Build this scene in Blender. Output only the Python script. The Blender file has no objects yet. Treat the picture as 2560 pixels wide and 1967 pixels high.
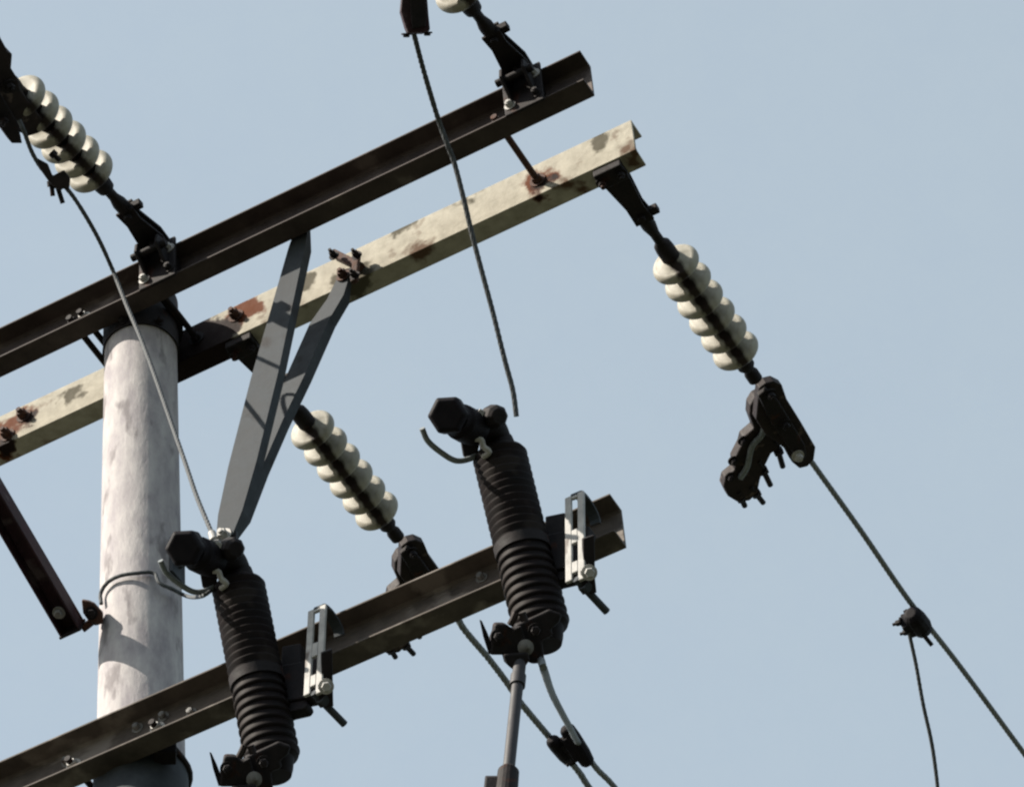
import bpy, math, random
from mathutils import Vector as V, Matrix as M
random.seed(4)
S = bpy.context.scene
COL = S.collection
R_ = math.radians

# ---------------------------------------------------------------- camera (a telephoto crop: principal point on the pole)
F, PITCH, DIST, CX, CY = 11000.0, R_(50), 11.0, 352.0, 983.0
cam = bpy.data.cameras.new('camera'); co = bpy.data.objects.new('camera', cam); COL.objects.link(co)
CAM = V((0, -DIST*math.cos(PITCH), 1.6))
co.location = CAM; co.rotation_euler = (math.pi/2 + PITCH, 0, 0)
cam.sensor_fit = 'HORIZONTAL'; cam.sensor_width = 36; cam.lens = 36*F/2560
cam.shift_x = (1280-CX)/2560; cam.clip_end = 5000; cam.clip_start = .1
S.camera = co
# ---------------------------------------------------------------- sky, sun, exposure
SUN_EL, SUN_DIR = R_(41), V((-.97, -.20, 0)).normalized()
w = bpy.data.worlds.new('World'); S.world = w; w.use_nodes = True
wn, wl = w.node_tree.nodes, w.node_tree.links
sky = wn.new('ShaderNodeTexSky'); sky.sky_type = 'NISHITA'; sky.sun_disc = False
sky.sun_elevation = SUN_EL; sky.sun_rotation = math.atan2(SUN_DIR.x, SUN_DIR.y)
sky.air_density = 1.0; sky.dust_density = 2.0; sky.ozone_density = 1.0; sky.altitude = 50
tc = wn.new('ShaderNodeTexCoord'); nz = wn.new('ShaderNodeTexNoise'); nz.inputs['Scale'].default_value = 9; nz.inputs['Detail'].default_value = 10; nz.inputs['Roughness'].default_value = .86
rmp = wn.new('ShaderNodeMapRange'); rmp.inputs[1].default_value = .3; rmp.inputs[2].default_value = .7; rmp.inputs[3].default_value = .55; rmp.inputs[4].default_value = .61
mx = wn.new('ShaderNodeMix'); mx.data_type = 'RGBA'; mx.inputs[7].default_value = (2.68, 3.03, 2.98, 1)
wl.new(tc.outputs['Generated'], nz.inputs['Vector']); wl.new(nz.outputs['Fac'], rmp.inputs[0]); wl.new(rmp.outputs[0], mx.inputs[0])
wl.new(sky.outputs[0], mx.inputs[6])
bg = wn['Background']; bg.inputs[1].default_value = .12; wl.new(mx.outputs[2], bg.inputs[0])
sl = bpy.data.lights.new('sun', 'SUN'); so = bpy.data.objects.new('sun', sl); COL.objects.link(so)
sl.energy = 5.0; sl.angle = R_(.55); sl.color = (1, .92, .80)
sv = V((SUN_DIR.x*math.cos(SUN_EL), SUN_DIR.y*math.cos(SUN_EL), math.sin(SUN_EL)))
so.rotation_euler = sv.to_track_quat('Z', 'Y').to_euler(); so.location = (-6, 2, 16)
S.view_settings.view_transform = 'Standard'; S.view_settings.look = 'None'; S.view_settings.exposure = 1.0; S.view_settings.gamma = 1
S.render.engine = 'CYCLES'; S.cycles.filter_width = 2.3

# ---------------------------------------------------------------- survey: photograph points to places on real planes
FW = V((0, math.cos(PITCH), math.sin(PITCH))); UP = V((0, -math.sin(PITCH), math.cos(PITCH))); RT = V((1, 0, 0))
def ray(x, y): return FW + RT*((x-CX)/F) - UP*((y-CY)/F)
def on(x, y, pt, n):
    r = ray(x, y); return CAM + r*(((V(pt)-CAM).dot(n))/r.dot(n))
def deep(x, y, D): return CAM + ray(x, y)*D
def dep(X): return (V(X)-CAM).dot(FW)
def proj(X):
    v = V(X)-CAM; d = v.dot(FW); return CX+F*v.x/d, CY-F*v.dot(UP)/d
Z = V((0, 0, 1))
AR = R_(31.3)
D_ = V((math.cos(AR), -math.sin(AR), 0))       # along the crossarms, towards the right and the viewer
N_ = V((-math.sin(AR), -math.cos(AR), 0))      # out of the arms' faces, towards the viewer
RP = .093

# ---------------------------------------------------------------- materials
def mat(name, c1, c2=None, rough=.6, metal=0, scale=8, spots=None, spot_amt=.0, bump=.0, coat=0, stretch=None, spec=.5, detail=6, spot_scale=None):
    m = bpy.data.materials.new(name); m.use_nodes = True
    n, l = m.node_tree.nodes, m.node_tree.links; b = n['Principled BSDF']
    b.inputs['Roughness'].default_value = rough; b.inputs['Metallic'].default_value = metal
    b.inputs['Coat Weight'].default_value = coat; b.inputs['Specular IOR Level'].default_value = spec
    t = n.new('ShaderNodeTexCoord'); mp = n.new('ShaderNodeMapping'); l.new(t.outputs['Object'], mp.inputs[0])
    if stretch: mp.inputs['Scale'].default_value = stretch
    z = n.new('ShaderNodeTexNoise'); z.inputs['Scale'].default_value = scale; z.inputs['Detail'].default_value = detail; z.inputs['Roughness'].default_value = .65
    l.new(mp.outputs[0], z.inputs['Vector'])
    cr = n.new('ShaderNodeValToRGB'); cr.color_ramp.elements[0].position = .33; cr.color_ramp.elements[1].position = .67
    cr.color_ramp.elements[0].color = (*c1, 1); cr.color_ramp.elements[1].color = (*(c2 or c1), 1)
    l.new(z.outputs['Fac'], cr.inputs[0]); out = cr.outputs[0]
    if spots:
        z2 = n.new('ShaderNodeTexNoise'); z2.inputs['Scale'].default_value = spot_scale or scale*.6; z2.inputs['Detail'].default_value = 5
        l.new(mp.outputs[0], z2.inputs['Vector'])
        r2 = n.new('ShaderNodeMapRange'); r2.inputs[1].default_value = 1-spot_amt-.05; r2.inputs[2].default_value = 1-spot_amt+.03
        l.new(z2.outputs['Fac'], r2.inputs[0])
        x = n.new('ShaderNodeMix'); x.data_type = 'RGBA'; x.inputs[7].default_value = (*spots, 1)
        l.new(r2.outputs[0], x.inputs[0]); l.new(out, x.inputs[6]); out = x.outputs[2]
    l.new(out, b.inputs['Base Color'])
    rr = n.new('ShaderNodeMapRange'); rr.inputs[3].default_value = max(.05, rough-.1); rr.inputs[4].default_value = min(1, rough+.15)
    l.new(z.outputs['Fac'], rr.inputs[0]); l.new(rr.outputs[0], b.inputs['Roughness'])
    if bump:
        bp = n.new('ShaderNodeBump'); bp.inputs['Strength'].default_value = bump; bp.inputs['Distance'].default_value = .004
        l.new(z.outputs['Fac'], bp.inputs['Height']); l.new(bp.outputs[0], b.inputs['Normal'])
    return m
mat.__doc__ = 'procedural'
RUST = (.09, .03, .014)
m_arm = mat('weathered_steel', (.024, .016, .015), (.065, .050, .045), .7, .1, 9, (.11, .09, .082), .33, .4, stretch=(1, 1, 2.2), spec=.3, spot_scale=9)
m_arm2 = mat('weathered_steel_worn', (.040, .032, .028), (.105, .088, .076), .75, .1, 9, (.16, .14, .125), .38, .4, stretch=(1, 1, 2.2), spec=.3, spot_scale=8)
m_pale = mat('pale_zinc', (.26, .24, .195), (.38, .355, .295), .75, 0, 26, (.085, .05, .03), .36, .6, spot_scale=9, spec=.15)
def rust_shade_near(m, patches):
    """big patches of rust, dirt and painted pole shadow on a steel member: (centre in object space, radius)"""
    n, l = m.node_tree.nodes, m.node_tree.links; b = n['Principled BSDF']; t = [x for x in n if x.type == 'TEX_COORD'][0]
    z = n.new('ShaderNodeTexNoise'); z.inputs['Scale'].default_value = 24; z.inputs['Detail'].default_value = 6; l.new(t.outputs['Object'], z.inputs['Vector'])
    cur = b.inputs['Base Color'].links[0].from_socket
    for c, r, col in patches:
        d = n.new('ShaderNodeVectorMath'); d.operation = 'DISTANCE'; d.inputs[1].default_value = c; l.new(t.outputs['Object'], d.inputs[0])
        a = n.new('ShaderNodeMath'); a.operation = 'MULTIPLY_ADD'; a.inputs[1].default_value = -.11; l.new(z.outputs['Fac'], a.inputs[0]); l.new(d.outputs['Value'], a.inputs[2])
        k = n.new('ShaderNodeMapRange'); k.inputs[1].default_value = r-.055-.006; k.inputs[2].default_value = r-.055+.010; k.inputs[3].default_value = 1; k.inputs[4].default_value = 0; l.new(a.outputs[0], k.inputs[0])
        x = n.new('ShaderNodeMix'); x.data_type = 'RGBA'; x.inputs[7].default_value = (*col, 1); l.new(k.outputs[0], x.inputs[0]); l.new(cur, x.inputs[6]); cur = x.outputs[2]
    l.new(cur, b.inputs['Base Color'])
m_brace = mat('dull_zinc', (.021, .026, .032), (.050, .058, .067), .75, .1, 16, (.018, .018, .02), .36, .3, spec=.3)
m_hard = mat('dark_iron', (.004, .003, .004), (.014, .010, .011), .7, .1, 40, (.03,.010,.006), .34, .4, spec=.25)
m_redi = mat('red_brown_iron', (.014, .005, .009), (.036, .013, .020), .65, .1, 25, (.08, .06, .065), .34, .4, spec=.3)
m_rust = mat('rusty_iron', (.022, .008, .006), (.07, .024, .010), .8, 0, 60, None, 0, .6)
m_zinc = mat('bright_zinc', (.24, .235, .225), (.40, .39, .375), .6, .0, 30, (.12, .10, .09), .34, .3)
m_zdull = mat('dull_galvanised', (.10, .10, .10), (.20, .195, .19), .7, .0, 30, (.05, .04, .035), .38, .3, spec=.3)
m_porc = mat('brown_porcelain', (.003, .002, .0022), (.010, .006, .006), .65, 0, 20, (.018, .014, .013), .4, .15, spec=.12)
m_blk = mat('black_rubber', (.004, .003, .005), (.010, .008, .010), .65, 0, 30, None, 0, .1, spec=.12)
m_wire = mat('aluminium_wire', (.12, .135, .145), (.20, .22, .23), .7, .1, 90, None, 0, .2)
m_wired = mat('dark_wire', (.035, .040, .045), (.070, .078, .085), .75, .1, 90, None, 0, .2)
m_tube = mat('fuse_tube_grey', (.010, .010, .014), (.024, .023, .029), .65, 0, 30, None, 0, .1)
m_ground = mat('dry_ground', (.022, .027, .014), (.045, .043, .026), .95, 0, .35, (.02, .028, .012), .45, .3)
m_copper = mat('dark_bronze', (.007, .004, .005), (.022, .014, .014), .65, .1, 40, (.10, .075, .065), .34, .4, spec=.3)

def concrete():
    m = mat('concrete', (.235, .215, .23), (.41, .39, .385), .85, 0, 26, (.17, .155, .16), .35, .9, stretch=(1, 1, .35), detail=10, spot_scale=20)
    return m
m_conc = concrete()

def shed_mat(name, q):
    """pale porcelain with the brown rust streak that runs along the underside of the string; q = local direction of that side"""
    m = bpy.data.materials.new(name); m.use_nodes = True
    n, l = m.node_tree.nodes, m.node_tree.links; b = n['Principled BSDF']
    b.inputs['Roughness'].default_value = .6; b.inputs['Specular IOR Level'].default_value = .3; b.inputs['Subsurface Weight'].default_value = .25; b.inputs['Subsurface Radius'].default_value = (.02, .018, .014); b.inputs['Subsurface Scale'].default_value = .6
    t = n.new('ShaderNodeTexCoord')
    def dot(v):
        d = n.new('ShaderNodeVectorMath'); d.operation = 'DOT_PRODUCT'; d.inputs[1].default_value = v; l.new(t.outputs['Object'], d.inputs[0]); return d.outputs['Value']
    lat = dot((-q.y, q.x, 0)); fr = dot((q.x, q.y, 0))
    z = n.new('ShaderNodeTexNoise'); z.inputs['Scale'].default_value = 45; z.inputs['Detail'].default_value = 4; l.new(t.outputs['Object'], z.inputs['Vector'])
    a = n.new('ShaderNodeMath'); a.operation = 'ABSOLUTE'; l.new(lat, a.inputs[0])
    j = n.new('ShaderNodeMath'); j.operation = 'MULTIPLY_ADD'; j.inputs[1].default_value = .022; l.new(z.outputs['Fac'], j.inputs[0]); l.new(a.outputs[0], j.inputs[2])
    s = n.new('ShaderNodeMapRange'); s.inputs[1].default_value = .020; s.inputs[2].default_value = .030; s.inputs[3].default_value = 1; s.inputs[4].default_value = 0; l.new(j.outputs[0], s.inputs[0])
    g = n.new('ShaderNodeMath'); g.operation = 'GREATER_THAN'; g.inputs[1].default_value = -1; l.new(fr, g.inputs[0])
    p = n.new('ShaderNodeMath'); p.operation = 'MULTIPLY'; l.new(s.outputs[0], p.inputs[0]); l.new(g.outputs[0], p.inputs[1])
    cr = n.new('ShaderNodeValToRGB'); cr.color_ramp.elements[0].position = .35; cr.color_ramp.elements[1].position = .7
    cr.color_ramp.elements[0].color = (.25, .235, .195, 1); cr.color_ramp.elements[1].color = (.36, .345, .295, 1); l.new(z.outputs['Fac'], cr.inputs[0])
    x = n.new('ShaderNodeMix'); x.data_type = 'RGBA'; l.new(p.outputs[0], x.inputs[0]); l.new(cr.outputs[0], x.inputs[6]); x.inputs[7].default_value = (.012, .005, .002, 1)
    l.new(x.outputs[2], b.inputs['Base Color'])
    return m

# ---------------------------------------------------------------- mesh builder
class MB:
    def __init__(s): s.v = []; s.f = []
    def add(s, vs, fs):
        k = len(s.v); s.v += [V(a) for a in vs]; s.f += [tuple(k+i for i in f) for f in fs]; return s
    def box(s, c, ax, dims):
        c = V(c); a = [V(x).normalized()*(d/2) for x, d in zip(ax, dims)]
        vs = [c+a[0]*i+a[1]*j+a[2]*k for i in (-1, 1) for j in (-1, 1) for k in (-1, 1)]
        return s.add(vs, [(0, 1, 3, 2), (4, 6, 7, 5), (0, 4, 5, 1), (2, 3, 7, 6), (0, 2, 6, 4), (1, 5, 7, 3)])
    def bar(s, p, q, wd, th, side):
        """rectangular bar p->q, width wd along `side`, thickness th"""
        p, q = V(p), V(q); z = (q-p).normalized(); x = (V(side)-z*V(side).dot(z)).normalized(); y = z.cross(x)
        return s.box((p+q)/2, (x, y, z), (wd, th, (q-p).length))
    def lathe(s, p, ax, prof, seg=32, cap=True):
        p = V(p); z = V(ax).normalized(); x = z.orthogonal().normalized(); y = z.cross(x)
        vs = []; fs = []; n = len(prof)
        for t, r in prof:
            for i in range(seg):
                a = 2*math.pi*i/seg; vs.append(p+z*t+(x*math.cos(a)+y*math.sin(a))*max(r, 1e-5))
        for k in range(n-1):
            for i in range(seg):
                j = (i+1) % seg; fs.append((k*seg+i, k*seg+j, (k+1)*seg+j, (k+1)*seg+i))
        if cap: fs.append(tuple(range(seg-1, -1, -1))); fs.append(tuple((n-1)*seg+i for i in range(seg)))
        return s.add(vs, fs)
    def cyl(s, p, q, r, seg=20, r2=None):
        p, q = V(p), V(q); return s.lathe(p, q-p, [(0, r), ((q-p).length, r if r2 is None else r2)], seg)
    def tube(s, pts, r, seg=10, flat=1.0):
        pts = [V(a) for a in pts]; n = len(pts); rr = r if isinstance(r, (list, tuple)) else [r]*n
        t0 = (pts[1]-pts[0]).normalized(); x = t0.orthogonal().normalized(); vs = []; fs = []
        for k in range(n):
            t = (pts[min(k+1, n-1)]-pts[max(k-1, 0)]).normalized(); x = (x-t*x.dot(t)).normalized(); y = t.cross(x)
            for i in range(seg):
                a = 2*math.pi*i/seg; vs.append(pts[k]+(x*math.cos(a)+y*math.sin(a)*flat)*rr[k])
        for k in range(n-1):
            for i in range(seg):
                j = (i+1) % seg; fs.append((k*seg+i, k*seg+j, (k+1)*seg+j, (k+1)*seg+i))
        fs.append(tuple(range(seg-1, -1, -1))); fs.append(tuple((n-1)*seg+i for i in range(seg)))
        return s.add(vs, fs)
    def prism(s, poly, nrm, th):
        """flat outline (3-D points in one plane) given a thickness th centred on its plane"""
        n = len(poly); o = V(nrm).normalized()*(th/2)
        vs = [V(a)-o for a in poly]+[V(a)+o for a in poly]
        fs = [tuple(range(n-1, -1, -1)), tuple(range(n, 2*n))]+[(i, (i+1) % n, n+(i+1) % n, n+i) for i in range(n)]
        return s.add(vs, fs)
    def build(s, name, m, parent=None, origin=None, bevel=0, smooth=False, kind=None):
        o0 = V(origin) if origin is not None else V((0, 0, 0))
        if parent and origin is None:
            q = parent
            while q: 
                if not q.get('local'): o0 = o0+q.location
                q = q.parent
        me = bpy.data.meshes.new(name); me.from_pydata([tuple(a-o0) for a in s.v], [], s.f); me.update()
        import bmesh
        b = bmesh.new(); b.from_mesh(me); bmesh.ops.recalc_face_normals(b, faces=b.faces)
        if smooth:
            for f in b.faces: f.smooth = True
            for e in b.edges:
                if len(e.link_faces) == 2 and e.calc_face_angle(0) > R_(42): e.smooth = False
        b.to_mesh(me); b.free(); me.materials.append(m)
        o = bpy.data.objects.new(name, me); COL.objects.link(o)
        if parent: o.parent = parent
        else: o.location = o0
        if bevel:
            bv = o.modifiers.new('bevel', 'BEVEL'); bv.width = bevel; bv.segments = 2; bv.limit_method = 'ANGLE'; bv.angle_limit = R_(35)
        if kind: o['kind'] = kind
        return o
def tag(o, label, cat, group=None):
    o['label'] = label; o['category'] = cat
    if group: o['group'] = group
    return o
def thing(name, loc, label, cat, group=None, mtx=None):
    o = bpy.data.objects.new(name, None); o.empty_display_size = .1; COL.objects.link(o); o.location = loc
    if mtx is not None: o.matrix_world = mtx; o['local'] = 1
    return tag(o, label, cat, group)
def copy_tree(o, parent=None):
    c = o.copy(); COL.objects.link(c)
    if parent: c.parent = parent
    for ch in [x for x in COL.objects if x.parent == o]: copy_tree(ch, c)
    return c
def smoothline(pts, k=8):
    pts = [V(p) for p in pts]; out = []
    P = [pts[0]*2-pts[1]]+pts+[pts[-1]*2-pts[-2]]
    for i in range(1, len(P)-2):
        for j in range(k):
            t = j/k; a, b, c, d = P[i-1:i+3]
            out.append(.5*((2*b)+(c-a)*t+(2*a-5*b+4*c-d)*t*t+(3*b-a-3*c+d)*t**3))
    out.append(pts[-1]); return out
def bolt(mb, p, ax, r=.011, l=.02, tail=.0):
    """hex head standing proud of p along ax, washer under it, optional tail"""
    ax = V(ax).normalized(); p = V(p)
    mb.lathe(p, ax, [(0, r*1.55), (.003, r*1.55)], 18)
    mb.lathe(p+ax*.003, ax, [(0, r), (l*.8, r), (l, r*.85)], 6)
    if tail: mb.cyl(p+ax*(l+.0), p+ax*(l+tail), r*.5, 10)

# ================================================================ SETTING
g = MB(); g.add([(-1500, -1500, 0), (1500, -1500, 0), (1500, 1500, 0), (-1500, 1500, 0)], [(0, 1, 2, 3)])
g.build('ground', m_ground, kind='structure')

# ---------------------------------------------------------------- pole
pole = thing('utility_pole', (0, 0, 0), 'tall round pale grey concrete pole carrying the crossarms', 'pole')
prof = [(z, RP+(10-z)/150) for z in [0, 2, 4, 6, 7, 8, 8.5, 9, 9.5, 10, 10.3]]+[(10.395, RP-.003), (10.40, .084), (10.402, .02)]
MB().lathe((0, 0, 0), Z, prof, 96).build('shaft', m_conc, pole, smooth=True)

b = MB(); b.lathe((0, 0, 10.185), Z, [(0, RP+.0012), (0, RP+.0045), (.02, RP+.003), (.19, RP+.0025), (.19, RP-.002)], 72, cap=False); b.build('top_shade_band', m_hard, pole, smooth=True)  # dark collar added to stand in for the shade at the pole top
for a_ in (-62, -118):
    d_ = V((math.cos(R_(a_)), math.sin(R_(a_)), 0)); bb = MB(); bolt(bb, d_*(RP+.004)+Z*10.205, d_, .008, .010, .004); bb.build('bolt', m_hard, pole, smooth=True)
# ---------------------------------------------------------------- crossarms: rolled steel channels
H, W, T = .122, .058, .007
def channel(pt, out, s0, s1, h=H, wd=W, t=T):
    """pt = top corner on the web's back plane at the pole; out = side the flanges point to; s0,s1 = extent along the arm"""
    out = V(out)
    P = [(0, 0), (wd, 0), (wd, -t*.8), (t*2, -t*1.25), (t*1.1, -t*2.1), (t, -h+t*2.1), (t*2, -h+t*1.25), (wd, -h+t*.8), (wd, -h), (0, -h)]
    n = len(P); vs = []
    for s in (s0, s1):
        for u, v in P: vs.append(pt+D_*s+out*u+Z*v)
    mid = len(P)
    fs = [(i, (i+1) % n, n+(i+1) % n, n+i) for i in range(n)]
    for b in (0, n):   # end caps as three quads/tris each to stay clean
        for q in ((0, 1, 2, 3), (0, 3, 4), (0, 4, 5, 9), (9, 5, 6), (9, 6, 7, 8)): fs.append(tuple(b+i for i in q))
    return MB().add(vs, fs)
def arm_frame(x1, y1, xr, yr, plane_off, out_sign):
    """height and right end from two photo points on the top edge"""
    top = on(x1, y1, N_*plane_off, N_)
    z = top.z; e = on(xr, yr, (0, 0, z), Z)
    return z, e.dot(D_)
GAP = RP+.004
zA, eA = arm_frame(352, 648, 1451, 126, GAP+W, 1)
zB, eB = arm_frame(352, 876, 1569, 287, -GAP, -1)
zC, eC = arm_frame(352, 1746, 1520, 1226, GAP+.004+W, 1)
print('ARMS', zA, eA, zB, eB, zC, eC)
zT = (zA+zB)/2; zA = zB = zT
gA = 'steel channel crossarms on the pole'
RUST_SHADE, RO, RG = (.010, .004, .003), (.085, .020, .002), (.070, .062, .042)
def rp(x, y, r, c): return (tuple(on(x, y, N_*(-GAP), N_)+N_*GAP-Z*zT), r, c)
rust_shade_near(m_pale, [rp(760, 700, .03, RG), rp(1010, 560, .028, RG), rp(1180, 480, .03, RG), rp(1500, 350, .026, RG), rp(880, 700, .05, RG), rp(180, 985, .03, RG),
    rp(596, 785, .050, RO), rp(545, 838, .066, RUST_SHADE), rp(500, 862, .092, RUST_SHADE), rp(458, 885, .10, RUST_SHADE), rp(66, 1040, .030, RO), rp(75, 1042, .020, RUST_SHADE), rp(0, 1090, .055, RO), rp(10, 1110, .032, RUST_SHADE), rp(1345, 455, .045, RO), rp(1352, 462, .028, RUST_SHADE), rp(640, 770, .02, RO)])  # darkest patches right of the pole paint its cast shadow, mixed with rust
def arm(z, off, out, end, m, label, h=H):
    base = D_*0+N_*off+Z*z
    r = thing('crossarm', base, label, 'crossarm', gA)
    channel(base, out, -end, end, h).build('channel', m, r, bevel=.0015)
    return r
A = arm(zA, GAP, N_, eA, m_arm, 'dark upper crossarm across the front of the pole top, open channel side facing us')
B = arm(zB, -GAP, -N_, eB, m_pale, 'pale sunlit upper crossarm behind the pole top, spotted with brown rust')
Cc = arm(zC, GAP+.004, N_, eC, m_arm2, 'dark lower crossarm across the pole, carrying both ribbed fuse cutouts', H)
def armpt(s, off, z): return D_*s+N_*off+Z*z
def s_of(x, y, off): return on(x, y, N_*off, N_)
# bolts and plates that sit on each arm
def armbolt(par, s, off, z, ax, m=m_zinc, r=.011, l=.018, tail=.012):
    b = MB(); bolt(b, armpt(s, off, z), ax, r, l, tail); o = b.build('bolt', m, par, smooth=True); return o
for x, y in ((425, 662), (1333, 212), (1293, 275)):
    p = s_of(x, y, GAP+T); armbolt(A, p.dot(D_), GAP+T, min(max(p.z, zA-H+.03), zA-.03), N_)
for x, y in ((410, 1775), (480, 1783), (345, 1800), (168, 1905), (1195, 1330)):
    p = s_of(x, y, GAP+.004+T); armbolt(Cc, p.dot(D_), GAP+.004+T, min(max(p.z, zC-H+.03), zC-.03), N_, m_zdull, .009, .012, .004)
for x, y in ((60, 1040), (590, 790), (18, 1110)):
    p = s_of(x, y, -GAP); armbolt(B, p.dot(D_), -GAP, min(max(p.z, zB-H+.03), zB-.03), N_, m_rust, .014)
# U-bolts that clamp the arms on to the pole
for par, z, off in ((A, zA-H/2, 1), (Cc, zC-H/2, 1)):
    u = MB(); pts = []
    rr = RP+(10-z)/150+.009
    ext = GAP+.004+T+.03
    for a in range(0, 181, 12):
        pts.append(D_*(rr*math.cos(R_(a)))-N_*(rr*math.sin(R_(a)))+Z*z)
    pts = [D_*rr+N_*ext+Z*z]+pts+[-D_*rr+N_*ext+Z*z]
    u.tube(pts, .008, 10).build('u_bolt', m_hard, par, smooth=True)
    for sg in (-1, 1): armbolt(par, sg*rr, GAP+.004+T, z, N_, m_zinc, .013, .014, .0)

# ---------------------------------------------------------------- rods tying the two upper arms
gR = 'threaded rods between the two upper arms'
def tie(s, z, label, m=m_hard):
    p, q = armpt(s, GAP+T+.03, z), armpt(s, -GAP-T-.03, z)
    r = thing('tie_rod', armpt(s, 0, z), label, 'tie rod', gR)
    MB().cyl(p, q, .0085, 12).build('rod', m, r, smooth=True)
    for off, sg in ((GAP, -1), (-GAP, 1)):
        b = MB(); bolt(b, armpt(s, off, z), N_*sg, .014, .013); b.build('nut', m, r, smooth=True)
    for off, sg in ((GAP+T, 1), (-GAP-T, -1)):
        b = MB(); b.box(armpt(s, off, z)+N_*sg*.002, (D_, N_, Z), (.045, .004, .045)); bolt(b, armpt(s, off, z)+N_*sg*.004, N_*sg, .013, .012); b.build('nut', m_hard, r, smooth=True)
pR = s_of(1345, 455, -GAP); tie(pR.dot(D_), zB-H*.55, 'rusty rod joining the upper arms near their right end', m_rust)
pR = s_of(492, 815, -GAP); tie(pR.dot(D_), zB-H*.5, 'dark rod joining the upper arms just right of the pole')
pR = s_of(290, 960, -GAP); tie(-pR.dot(D_)*1.0 if False else pR.dot(D_), zB-H*.5, 'dark rod joining the upper arms just left of the pole')

# ---------------------------------------------------------------- V braces
gB = 'struts forming the V below the upper arms'
apex = on(566, 1345, (0, 0, 0), N_)
def strut(path, label, wd, m=m_brace):
    r = thing('arm_brace', path[-1], label, 'brace', gB)
    b = MB()
    ax = (path[-2]-path[1]).normalized(); side = (D_-ax*D_.dot(ax)).normalized(); nn = ax.cross(side).normalized()
    if nn.dot(N_) < 0: nn = -nn
    rows = []
    for p, wf in zip(path, wd):
        rows.append((p-side*wf/2, p+side*wf/2))
    k = len(rows); th = nn*.004; vs = []; fs = []
    lip = .03
    for i, (a, c) in enumerate(rows):
        lp = lip if 0 < i < k-1 else .006
        # flat leg, then a leg folded back at the right edge (angle iron)
        vs += [a-th, a, c, c-nn*lp, c-nn*lp-side*.005, c-side*.005-th]
    for i in range(k-1):
        for j in range(6): fs.append((i*6+j, i*6+(j+1) % 6, (i+1)*6+(j+1) % 6, (i+1)*6+j))
    fs += [(5, 2, 1, 0), (5, 4, 3, 2), tuple((k-1)*6+i for i in (0, 1, 2, 5)), tuple((k-1)*6+i for i in (2, 3, 4, 5))]
    b.add(vs, fs); b.build('angle_bar', m, r)
    for p in (path[0].lerp(path[1], .25), path[-1]):
        bb = MB(); bolt(bb, p, nn, .013, .014, .01); bb.build('bolt', m_zinc if p is path[-1] else m_rust, r, smooth=True)
    return r
topA = on(757, 556, N_*(GAP-.006), N_); botA = apex+N_*.010
def lerpz(a, b, ts): return [a.lerp(b, t) for t in ts]
ts = [0, .08, .27, .5, .78, .93, 1]
strut(lerpz(topA, botA, ts), 'dull grey left strut of the V, from the front upper arm', [.036, .050, .062, .078, .080, .068, .046])
topB = on(866, 672, N_*(-GAP+.012), N_); botB = apex-N_*.012
pth = [topB, on(838, 742, N_*(-GAP+.008), N_)]
for x, y, t in ((799, 802, .06), (738, 939, .30), (682, 1054, .5), (632, 1171, .72), (590, 1288, .92)): pth.append(on(x, y, N_*((-GAP+.008)*(1-t)-.012*t), N_))
strut(pth+[botB], 'dull grey right strut of the V, from the pale rear arm', [.034, .050, .060, .060, .060, .056, .048, .034])
# ear clamped round the pole that takes the point of the V
sA = apex.dot(D_)
ear = thing('brace_bracket', (0, 0, apex.z), 'flat iron bracket beside the pole holding the foot of the V struts', 'bracket')
rb = RP+(10-apex.z)/150
MB().box(D_*(rb+.004)+Z*(apex.z-.004), (D_, N_, Z), (.008, .06, .12)).build('base_plate', m_brace, ear, bevel=.001)
MB().bar(D_*(rb+.004)+Z*(apex.z-.004), D_*(sA+.03)+Z*(apex.z-.004), .05, .008, Z).build('ear', m_brace, ear, bevel=.001)
MB().bar(apex+Z*.06+D_*.002, apex-Z*.10+D_*.012, .044, .010, D_).build('drop_plate', m_hard, ear, bevel=.001)

# rusty clip bolted on the pale arm where the strut meets it
cl = thing('brace_clip', on(880, 655, N_*(-GAP), N_), 'small rust-brown clip with bolt ends on the pale arm above the V strut', 'clip')
c0 = on(882, 655, N_*(-GAP+.02), N_)
b = MB(); b.bar(on(832, 632, N_*(-GAP+.014), N_), on(905, 668, N_*(-GAP+.014), N_), .020, .016, Z); b.bar(on(893, 632, N_*(-GAP+.03), N_), on(886, 705, N_*(-GAP+.03), N_), .018, .014, D_)
b.build('clip_plate', m_rust, cl, bevel=.003)
for x, y in ((836, 640), (893, 640), (888, 690)):
    b = MB(); bolt(b, on(x, y, N_*(-GAP+.035), N_), N_, .009, .014, .012); b.build('bolt', m_hard, cl, smooth=True)

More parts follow.
